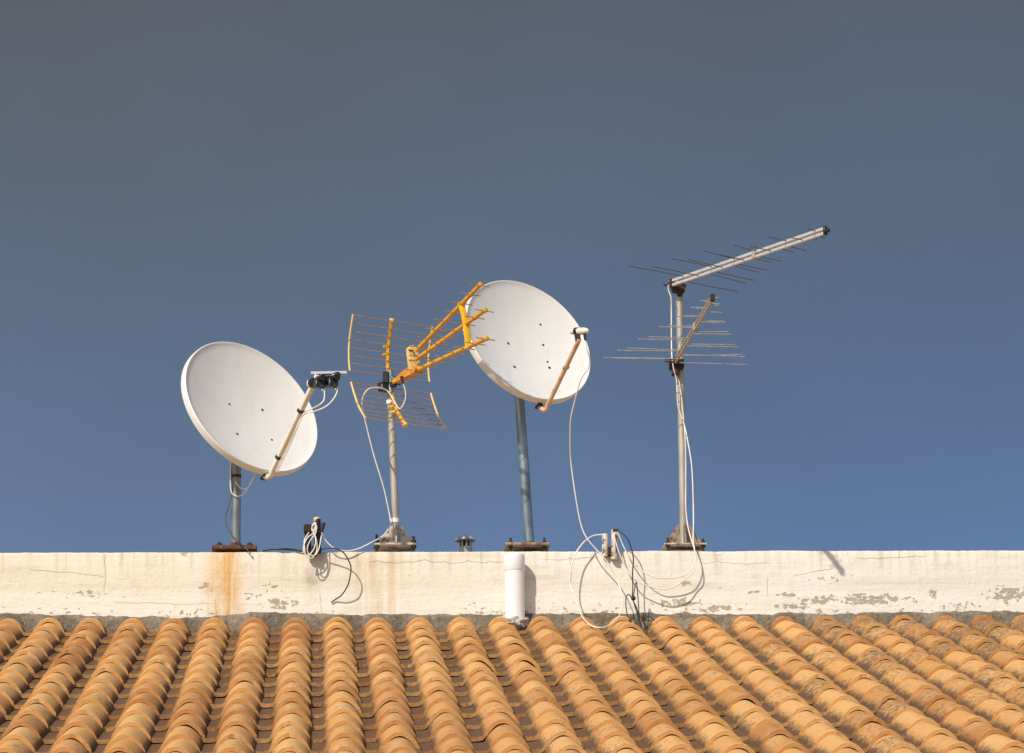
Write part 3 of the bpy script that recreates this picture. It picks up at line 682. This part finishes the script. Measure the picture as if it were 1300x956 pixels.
def panel(spine_px, levels, name):
    """spine_px: forward, height pairs for a curved rod reflector"""
    sp = crom([pos(a, h) for a, h in spine_px], 10)
    root = None
    b = MB(); b.tube(sp, 0.0115, 10)
    root = b.build('reflector_spine', M['yellow'], ya)
    k = MB(); k.lathe([(.016, -.008), (.016, .008), (.012, .012)], sp[-1], sp[-1]-sp[-2], 12); k.build('end_cap', M['yellow_pale'], root)
    acc = [0]
    for i in range(1, len(sp)): acc.append(acc[-1]+(sp[i]-sp[i-1]).length)
    def at(f):
        d = f*acc[-1]
        for i in range(1, len(sp)):
            if acc[i] >= d: return sp[i-1].lerp(sp[i], (d-acc[i-1])/(acc[i]-acc[i-1]))
        return sp[-1]
    for i in range(levels):
        f = 0.05+0.93*i/(levels-1); p = at(f)+fy*.012; r_ = MB(); hw = .252-random.random()*.006
        r_.tube([p-ry*hw, p-ry*hw*.5-zz3*.002, p, p+ry*hw*.5-zz3*.002, p+ry*hw-zz3*.001*random.uniform(-3, 3)], 0.0026, 6)
        r_.build('rod', M['yellow_rod'], root)
        if i in (3, 4):
            k = MB(); k.tube([p-fy*.035-ry*.02, p], .009, 8); k.build('rod_clip', M['yellow_plastic'], root)
    for s in (-1, 1):
        for (fa, fb) in ((0.04, 0.55), (0.57, 0.99)):
            st = MB(); pts = [at(fa+(fb-fa)*i/6)+fy*.012+ry*s*.254 for i in range(7)]
            st.tube(pts, 0.0058, 8); st.build('side_strip', M['yellow_pale'], root)
    return root
panel([(0.0, 0.025), (0.0, .12), (0.025, .225), (0.085, .348)], 8, 'u')
panel([(0.0, -0.020), (0.028, -.11), (0.068, -.205), (0.130, -.299)], 8, 'l')
# body carrying the booms
b = MB(); b.bar(pos(-.03, -.012), pos(.28, -.008), .020, .026, bev=.003); b.build('support_arm', M['yellow'], ya, smooth=30)
b = MB(); b.prism([pos(.09, -.034), pos(.31, -.062), pos(.33, -.045), pos(.29, -.012), pos(.22, -.004), pos(.13, -.010)], ry, .05); b.build('body', M['orange_plastic'], ya, smooth=0)
b = MB()
pts = []
for i in range(16):
    a = 2*math.pi*i/16; pts.append(pos(.275-.01*math.sin(a), .034+.036*math.sin(a)+(.048 if math.sin(a) > 0 else -.048), .030*math.cos(a)))
b.prism(pts, fy, .035); b.build('dipole_box', M['yellow_pale'], ya, smooth=45)
for (h, s) in ((-.035, 1), (.002, -1), (.035, 1), (.062, -1)):
    b = MB(); q = pos(.294, h+.016); b.tube([q+ry*s*.005, q+ry*s*.04], .0028, 6); b.tube([q+ry*s*.005, q+ry*s*.005-zz3*.03], .0028, 6); b.build('dipole_rod', M['black'], ya)
booms = [((.32, .070), (1.038, .160)), ((.31, .021), (1.06, 0.0)), ((.255, -.035), (1.045, -.159))]
crossp = []
for bi, ((a0, h0), (a1, h1)) in enumerate(booms):
    p0, p1 = pos(a0, h0), pos(a1, h1); b = MB(); b.tube([p0, p1], 0.0122, 10); bo = b.build('boom', M['yellow'], ya)
    k = MB(); dv = (p1-p0).normalized(); k.lathe([(.0135, -.014), (.0138, 0), (.010, .003)], p1, dv, 12); k.build('end_cap', M['yellow'], bo)
    nd = 8
    for i in range(nd):
        f = 0.05+0.93*i/(nd-1); p = p0+(p1-p0)*f; hl = .064-.006*f+(.003*random.random()); q = MB()
        q.tube([p-ry*hl, p+ry*hl], 0.0029, 6); q.build('director', M['yellow_rod'], bo)
        if i % 2 == 0:
            k = MB(); k.tube([p-dv*.006, p+dv*.006], .0142, 10); k.build('clip', M['orange_plastic'], bo)
    crossp.append(p0+(p1-p0)*(.69 if bi < 2 else .755))
mid_ = crossp[1]+fy*.02
b = MB(); sp = crom([crossp[0]+zz3*.012, crossp[0]*.5+mid_*.5+fy*.008, mid_, mid_*.5+crossp[2]*.5+fy*.004, crossp[2]-zz3*.012], 5)
sq_tube(b, sp, ry, 0.034, 0.014); b.build('boom_bracket', M['yellow_plastic'], ya, smooth=40)
b = MB(); b.box(J+V((-.02, -.02, .025)), (.035, .05, .07), bev=.006); b.box(J+V((-.035, -.02, -.025)), (.05, .05, .06), (fy, ry, zz3), .006); b.box(J+V((.02, -.035, -.015)), (.04, .03, .03), bev=.005)
b.tube([J+V((.02, -.05, -.015)), J+V((.062, -.05, -.018))], .004, 8); b.tube([J+V((-.03, -.05, .0)), J+V((-.062, -.05, -.012))], .004, 8)
b.build('mast_clamp', M['black'], ya, smooth=30)
b = MB(); b.tube([J+V((.0, -.03, .035)), J+V((.045, -.03, -.0))], .011, 10); b.tube([J+V((.005, -.025, -.06)), J+V((.005, -.025, .07))], .013, 10); b.build('u_bolt', M['galv'], ya)
b = MB(); b.tube([P(509.5, 478, -.06), P(511.5, 487, -.06)], [.009, .0065], 10); b.build('connector', M['black'], ya)

# ------------------------------------------------------------------ right mast with two log-periodic aerials
q0, q1 = P(868, 690, .14), P(862, 358, .14); q0.z = ZT+0.06
rm = thing('aerial_mast', (q0.x, .14, ZT), 'tall thin worn metal mast with triangular base plates carrying two silver aerials', 'mast')
b = MB(); b.tube([q0, q1], 0.0205, 20); b.build('pole', M['galv_worn'], rm)
base_plate(rm, q0.x, .145, ZT+0.042, 0.235, 0.22, 0.010, M['plate_pale'], M['rust_dark'], 0.04, 0.03, 0.02, 0.006)
b = MB(); b.box((q0.x, .16, ZT+.012), (.20, .16, .02), bev=.003); b.build('mortar_pad', M['cement_pale'], rm, smooth=0)
gussets(rm, q0.x, .14, ZT+0.053, .021, .105, .125, M['plate_brown'])

def log_periodic(root, base, fdir, L, rods, sep, bw, bh, m_boom, m_rod, rr_=0.003):
    f = V(fdir).normalized(); r = f.cross(V((0, 0, 1))).normalized(); up = r.cross(f)
    bs = []
    for s in (1, -1):
        b = MB(); b.bar(base+up*s*sep/2, base+f*L+up*s*sep/2, bw, bh, up, .002); bs.append(b.build('boom', m_boom, root, smooth=30))
    for i, (d, hl) in enumerate(rods):
        for s in (1, -1):
            side = s*(1 if i % 2 == 0 else -1)
            p = base+f*d+up*s*sep/2
            b = MB(); jit = V((0, 0, random.uniform(-.010, .010)))*hl*3
            b.tube([p, p+r*side*hl*.5+jit*.3, p+r*side*hl+jit], rr_, 6); b.build('rod', m_rod, bs[0 if s == 1 else 1])
    for d in (0.02, L*.56):
        b = MB(); b.box(base+f*d, (.02, bw+.014, sep+bh+.008), (f, r, up), .003); b.build('spacer', M['alu_tan'] if d > .1 else M['rust_dark'], root, smooth=30)
    return f, r, up, bs

ub = P(850, 360.5, .085)
up_a = thing('log_periodic_aerial', ub, 'larger silver twin-boom aerial rising to the right from the mast top', 'aerial', 'television aerials on the parapet')
tip = P(1047, 293, .085-1.02); fd = tip-ub
LU = fd.length; rods = []
dd = 0.03; hl = .405
ratio = [0.02, .16, .30, .42, .53, .63, .72, .80, .88, .95, 1.01, 1.07, 1.12, 1.17, 1.22]
rods = [(q_*LU, h_) for q_, h_ in zip((.10, .20, .29, .36, .44, .50, .58, .67, .77, .87, .95), (.405, .352, .31, .265, .235, .198, .18, .168, .142, .105, .065))]
f, r, up, bs = log_periodic(up_a, ub, fd, LU, rods, .026, .016, .016, M['alu'], M['alu_rod'], 0.0026)
b = MB(); e = ub+f*LU; b.box(e+f*.004, (.016, .026, .05), (f, r, up), .004); b.lathe([(.012, 0), (.014, .01), (.010, .022)], e+f*.01-up*.004, f, 12); b.build('end_cap', M['black'], up_a)
b = MB(); cl = V((q1.x, .14, ub.z-.022)); b.box(cl+V((-.008, -.03, -.006)), (.070, .05, .028), bev=.004); b.box(cl+V((.0, -.03, -.026)), (.03, .03, .03), bev=.004); b.box(cl+V((-.005, .0, .02)), (.10, .035, .022), (f, r, up), .003)
for (dx, dz) in ((-.005, .024), (-.03, .012)): b.tube([cl+V((dx-.01, -.05, dz)), cl+V((dx-.065, -.06, dz+.004))], .005, 8)
b.build('mast_clamp', M['rust_dark'], up_a, smooth=30)

lb_ = P(857, 459, .08); tip = P(904.5, 378, .08-1.24)
lo_a = thing('log_periodic_aerial', lb_, 'smaller silver aerial clamped lower on the mast, its boom foreshortened towards the viewer', 'aerial', 'television aerials on the parapet')
fd = tip-lb_; LL = fd.length; rods = []
for d in (.02, .10, .17, .28, .40, .52, .64, .75, .85, .94, 1.02, 1.09, 1.15, 1.20):
    if d < LL-.015: rods.append((d, .415*(1-d/1.45)**1.35))
f, r, up, bs = log_periodic(lo_a, lb_, fd, LL, rods, .024, .013, .013, M['alu_tan'], M['alu_pale'], 0.0025)
b = MB(); e = lb_+f*LL; b.box(e, (.02, .024, .04), (f, r, up), .004); b.build('end_cap', M['rust_dark'], lo_a, smooth=30)
b = MB(); b.box(lb_+V((.01, .03, -.012)), (.08, .06, .05), bev=.004); b.box(lb_+V((.0, .02, -.05)), (.035, .05, .05), bev=.004)
for dz in (.008, -.008): b.tube([lb_+V((.05, -.01, dz)), lb_+V((-.06, -.03, dz))], .0045, 8)
b.build('mast_clamp', M['rust_dark'], lo_a, smooth=30)

# ------------------------------------------------------------------ stubs on the wall's face
def stub(name, label, px, pyt, pyb, r, y, mt, cap, group=None, lean=0.0):
    a, b2 = P(px, pyt, y), P(px+lean, pyb, y)
    t_ = thing(name, b2, label, 'post', group)
    b = MB(); b.tube([b2, a-V((0, 0, .006)), a], [r, r, r*.92], 16); b.build('post', mt, t_, smooth=50)
    if cap: k = MB(); k.lathe([(r*1.01, -.020), (r*1.03, -.004), (r*.9, .003), (r*.5, .004)], a, (0.06, -.05, 1), 16); k.build('cut_end', cap, t_)
    return t_
sa = stub('post_stub', 'near-black rusty stub of pipe with a pale cut top, wrapped with white cable', 402.5, 657.5, 702, .0195, -.035, M['stub_dark'], M['wood_end'], None, 1.0)
b = MB(); pz = P(391, 686, -.05); b.box(pz, (.036, .036, .15), bev=.006); b.box(P(390.5, 672, -.06), (.042, .05, .05), bev=.008); b.box(P(399, 700, -.05), (.03, .03, .06), bev=.006); b.build('side_bracket', M['stub_dark'], sa, smooth=30)
b = MB(); b.tube([P(411, 664, -.04), P(409, 675, -.04)], [.012, .006], 8); b.box(P(408.5, 674, -.045), (.02, .02, .016), bev=.004); b.tube([P(391, 674, -.075), P(408, 675, -.075)], .005, 8); b.build('cable_tie', M['black'], sa, smooth=30)
s1 = stub('wall_stub', 'shorter pale paint-splashed stub on the wall top, left of its twin', 768, 678, 706, .0165, -.020, M['stub'], None, 'paint-splashed stubs on the wall')
s2 = stub('wall_stub', 'taller pale paint-splashed stub with cables tied over its top', 780.5, 672.5, 710, .0185, -.026, M['stub'], None, 'paint-splashed stubs on the wall', -1.0)
b = MB(); b.box(P(774.5, 700, -.02), (.026, .03, .05), bev=.004); b.build('bracket', M['rust_dark'], s1, smooth=30)
b = MB(); b.tube([P(778, 673.5, -.07), P(785.5, 673, -.07)], .0075, 8); b.build('cable_tie', M['black'], s2)
b = MB(); b.box(P(782, 690, -.046), (.006, .01, .10), bev=.001); b.build('rust_line', M['rust_dark'], s2, smooth=0)

# ------------------------------------------------------------------ loose cables
def cable(pp, r, m, label, name='cable', group='loose cables on the wall', n=10):
    pp = [q if i in (0, len(pp)-1) else (q[0]+random.uniform(-.5, .5), q[1]+random.uniform(-.5, .5), q[2]+random.uniform(-.004, .004)) for i, q in enumerate(pp)]
    pts = path(pp, n); b = MB(); b.tube(pts, r, 8); o = b.build(name, m, None, pts[0]); return tag(o, label, 'cable', group)
W, K = M['white_cable'], M['black_cable']
cable([(511.5, 486, -.06), (515, 497, -.05), (514.5, 508, -.04), (508.5, 518.5, -.01), (502, 512, .03), (493, 497, .06), (480, 492, .03), (468, 494, .0), (461, 503, .0), (460, 516, .02), (463, 533, .04), (474, 577, .07),
       (486, 617, .09), (493, 645, .10), (495, 660, .10), (494.5, 669, .08), (486, 680, .04), (470, 690, .0), (455, 696.5, -.022), (443, 699.5, -.03), (432, 698.5, -.035), (421, 693.5, -.045), (413, 685, -.05), (408, 676, -.055)], .0035, W,
      'white cable looping below the yellow aerial and down its mast to the rusty stub')
cable([(397.5, 667, -.075), (399, 663, -.085), (401, 665, -.09), (400.5, 672, -.085), (398, 677, -.08), (391, 682, -.09), (386.5, 690, -.10), (385.5, 700, -.10), (387.5, 704, -.09), (395, 702, -.09), (400, 693, -.09), (400.5, 684, -.085), (398.5, 677, -.08),
       (396.5, 669, -.082), (398.5, 664, -.088), (400, 668, -.09), (398.5, 674, -.085)], .0036, W, 'tight white cable loop tied high on the near-black rusty stub', group=None)
cable([(392, 676, -.08), (387, 686, -.095), (386.5, 697, -.10), (389, 706, -.10), (396, 708, -.095), (401.5, 700, -.09), (402.5, 689, -.085), (399.5, 679, -.085), (396, 672, -.085), (398, 666, -.09), (401.5, 668, -.09), (400.5, 677, -.088), (395, 684, -.09), (390.5, 694, -.10), (392, 703, -.10), (399, 705, -.095), (404.5, 697, -.085), (407, 686, -.07), (408.5, 678, -.06)], .0032, W,
      'looser white cable coil hanging lower on the near-black rusty stub', group=None)
cable([(408, 697.5, -.06), (418, 696, -.075), (427, 697, -.09), (435, 701, -.095), (441.5, 709, -.095), (445.5, 720, -.09), (445, 732, -.08), (441, 744, -.065), (433.5, 755, -.035), (426, 761, -.015), (420.5, 765, -.008)], .0036, K,
      'black cable end curling down the wall face right of the rusty stub')
cable([(333, 699, .01), (345, 697.3, .0), (358, 696.8, -.005), (372, 697.8, -.004), (384, 699.5, -.01)], .0060, K, 'black cable lying along the wall top left of the rusty stub')
cable([(293, 586, .10), (294, 605, .095), (294.2, 628, .095), (289.5, 643, .085), (286.8, 655, .08), (288, 668, .07), (294, 679, .045), (303, 688.5, .01), (311, 694.5, -.02), (316.5, 699.5, -.03), (318.5, 703, -.012)], .0030, K,
      'thin black cable hanging along the short pole of the twin-receiver dish')
cable([(743, 430.5, E2.y-.03), (745, 443, E2.y-.02), (748, 455, E2.y), (746.5, 468, E2.y+.04), (739, 480, E2.y+.09), (734, 494, E2.y+.14), (729, 510, E2.y+.19), (725, 532, -.30), (723.3, 556, -.23), (724.5, 585, -.15), (729, 620, -.12), (734.5, 652, -.11), (739, 671, -.11),
       (746, 685, -.115), (757, 697, -.12), (766.5, 707, -.12), (774, 718, -.12), (783, 735, -.12), (789, 754, -.15), (790, 770, -.22), (786, 782, -.32), (778, 791, -.46), (765, 796.5, -.55), (751, 794, -.51), (741, 785, -.38),
       (734.5, 772, -.24), (730.5, 756, -.14), (725.5, 748, -.095), (723.3, 735, -.085), (725, 719, -.08), (731.5, 702, -.075), (741, 688, -.07), (752, 680.5, -.065), (765, 678.5, -.06)], .0036, W,
      'white cable dropping from the single-receiver dish into a big loop on the wall')
cable([(848.5, 362, .05), (849, 369, .06), (851.5, 378, .07), (852.3, 395, .09), (852.5, 430, .09), (853.3, 455, .06), (856, 470, .07), (859, 482, .085), (859.5, 500, .09), (861, 516, .10), (868, 536, .10), (873.5, 560, .08), (877.5, 590, .06), (880.2, 625, .04),
       (880.4, 660, .01), (880.5, 685, -.03), (881.5, 698, -.06), (884, 712, -.065), (882, 722, -.07), (875, 731, -.075), (863, 741, -.08), (851, 747, -.08), (838, 747.5, -.08), (820, 743, -.075), (806, 736, -.07), (795, 722, -.065), (786, 702, -.065), (781, 684, -.068), (779.5, 674, -.068)], .0035, W,
      'outer white cable from the top aerial, sagging lower across the wall')
cable([(857, 464, .09), (858.5, 476, .10), (862, 486, .105), (866, 510, .105), (869.5, 560, .105), (870.5, 610, .10), (870.5, 645, .08), (873.5, 668, .03), (878, 685, -.03), (882.5, 700, -.06), (882, 712, -.065), (878, 723, -.07), (869, 730.5, -.075), (850, 734.5, -.08), (832, 733.5, -.08), (816, 726, -.075),
       (803.5, 714, -.07), (793, 697, -.068), (787, 684, -.068), (783.5, 674, -.07)], .0033, W, 'inner white cable down the right mast, sagging higher across the wall')
cable([(783, 673, -.075), (789, 676, -.09), (796, 684, -.10), (801, 695, -.105), (804, 710, -.105), (803.5, 726, -.105), (803, 742, -.105), (802.5, 756, -.11), (803.5, 762, -.115), (808, 772, -.13), (812, 786, -.15), (815.5, 800, -.19)], .0034, K, 'black cable from the taller stub falling straight to the tiles')
cable([(803, 760, -.115), (798, 754.5, -.12), (795, 760, -.125), (795.5, 775, -.13), (799, 788, -.15), (803.5, 785, -.15), (810, 792, -.165), (816, 803, -.20)], .0030, K, 'thin black cable end looping left of the knot above the tiles')
cable([(804, 758, -.12), (806.5, 742, -.12), (808.5, 742, -.12), (810.5, 760, -.12), (811.5, 780, -.14), (813.5, 796, -.17), (818, 801, -.20)], .0030, K, 'thin black cable end arching up right of the knot above the tiles')
cable([(804, 763, -.12), (808, 778, -.135), (812, 794, -.17), (820, 806, -.21)], .0030, K, 'short black cable end running from the knot into the tile gap')
cable([(820, 782, -.06), (827, 783, -.07), (831, 789, -.09), (825, 794, -.12), (818, 798, -.16)], .0030, K, 'short black cable end curled on the mortar above the tiles')
kn = P(804, 759.5, -.12); b = MB()
for i in range(4):
    ax = V((random.uniform(-1, 1), random.uniform(-1, 1), random.uniform(-.6, .6))).normalized(); uu = ax.orthogonal().normalized(); ww = ax.cross(uu)
    b.tube([kn+(uu*math.cos(a_*.7)+ww*math.sin(a_*.7))*.010 for a_ in range(10)], .0042, 7)
tag(b.build('cable_knot', K, None, kn), 'small tight knot of black cable hanging in front of the wall', 'cable knot')
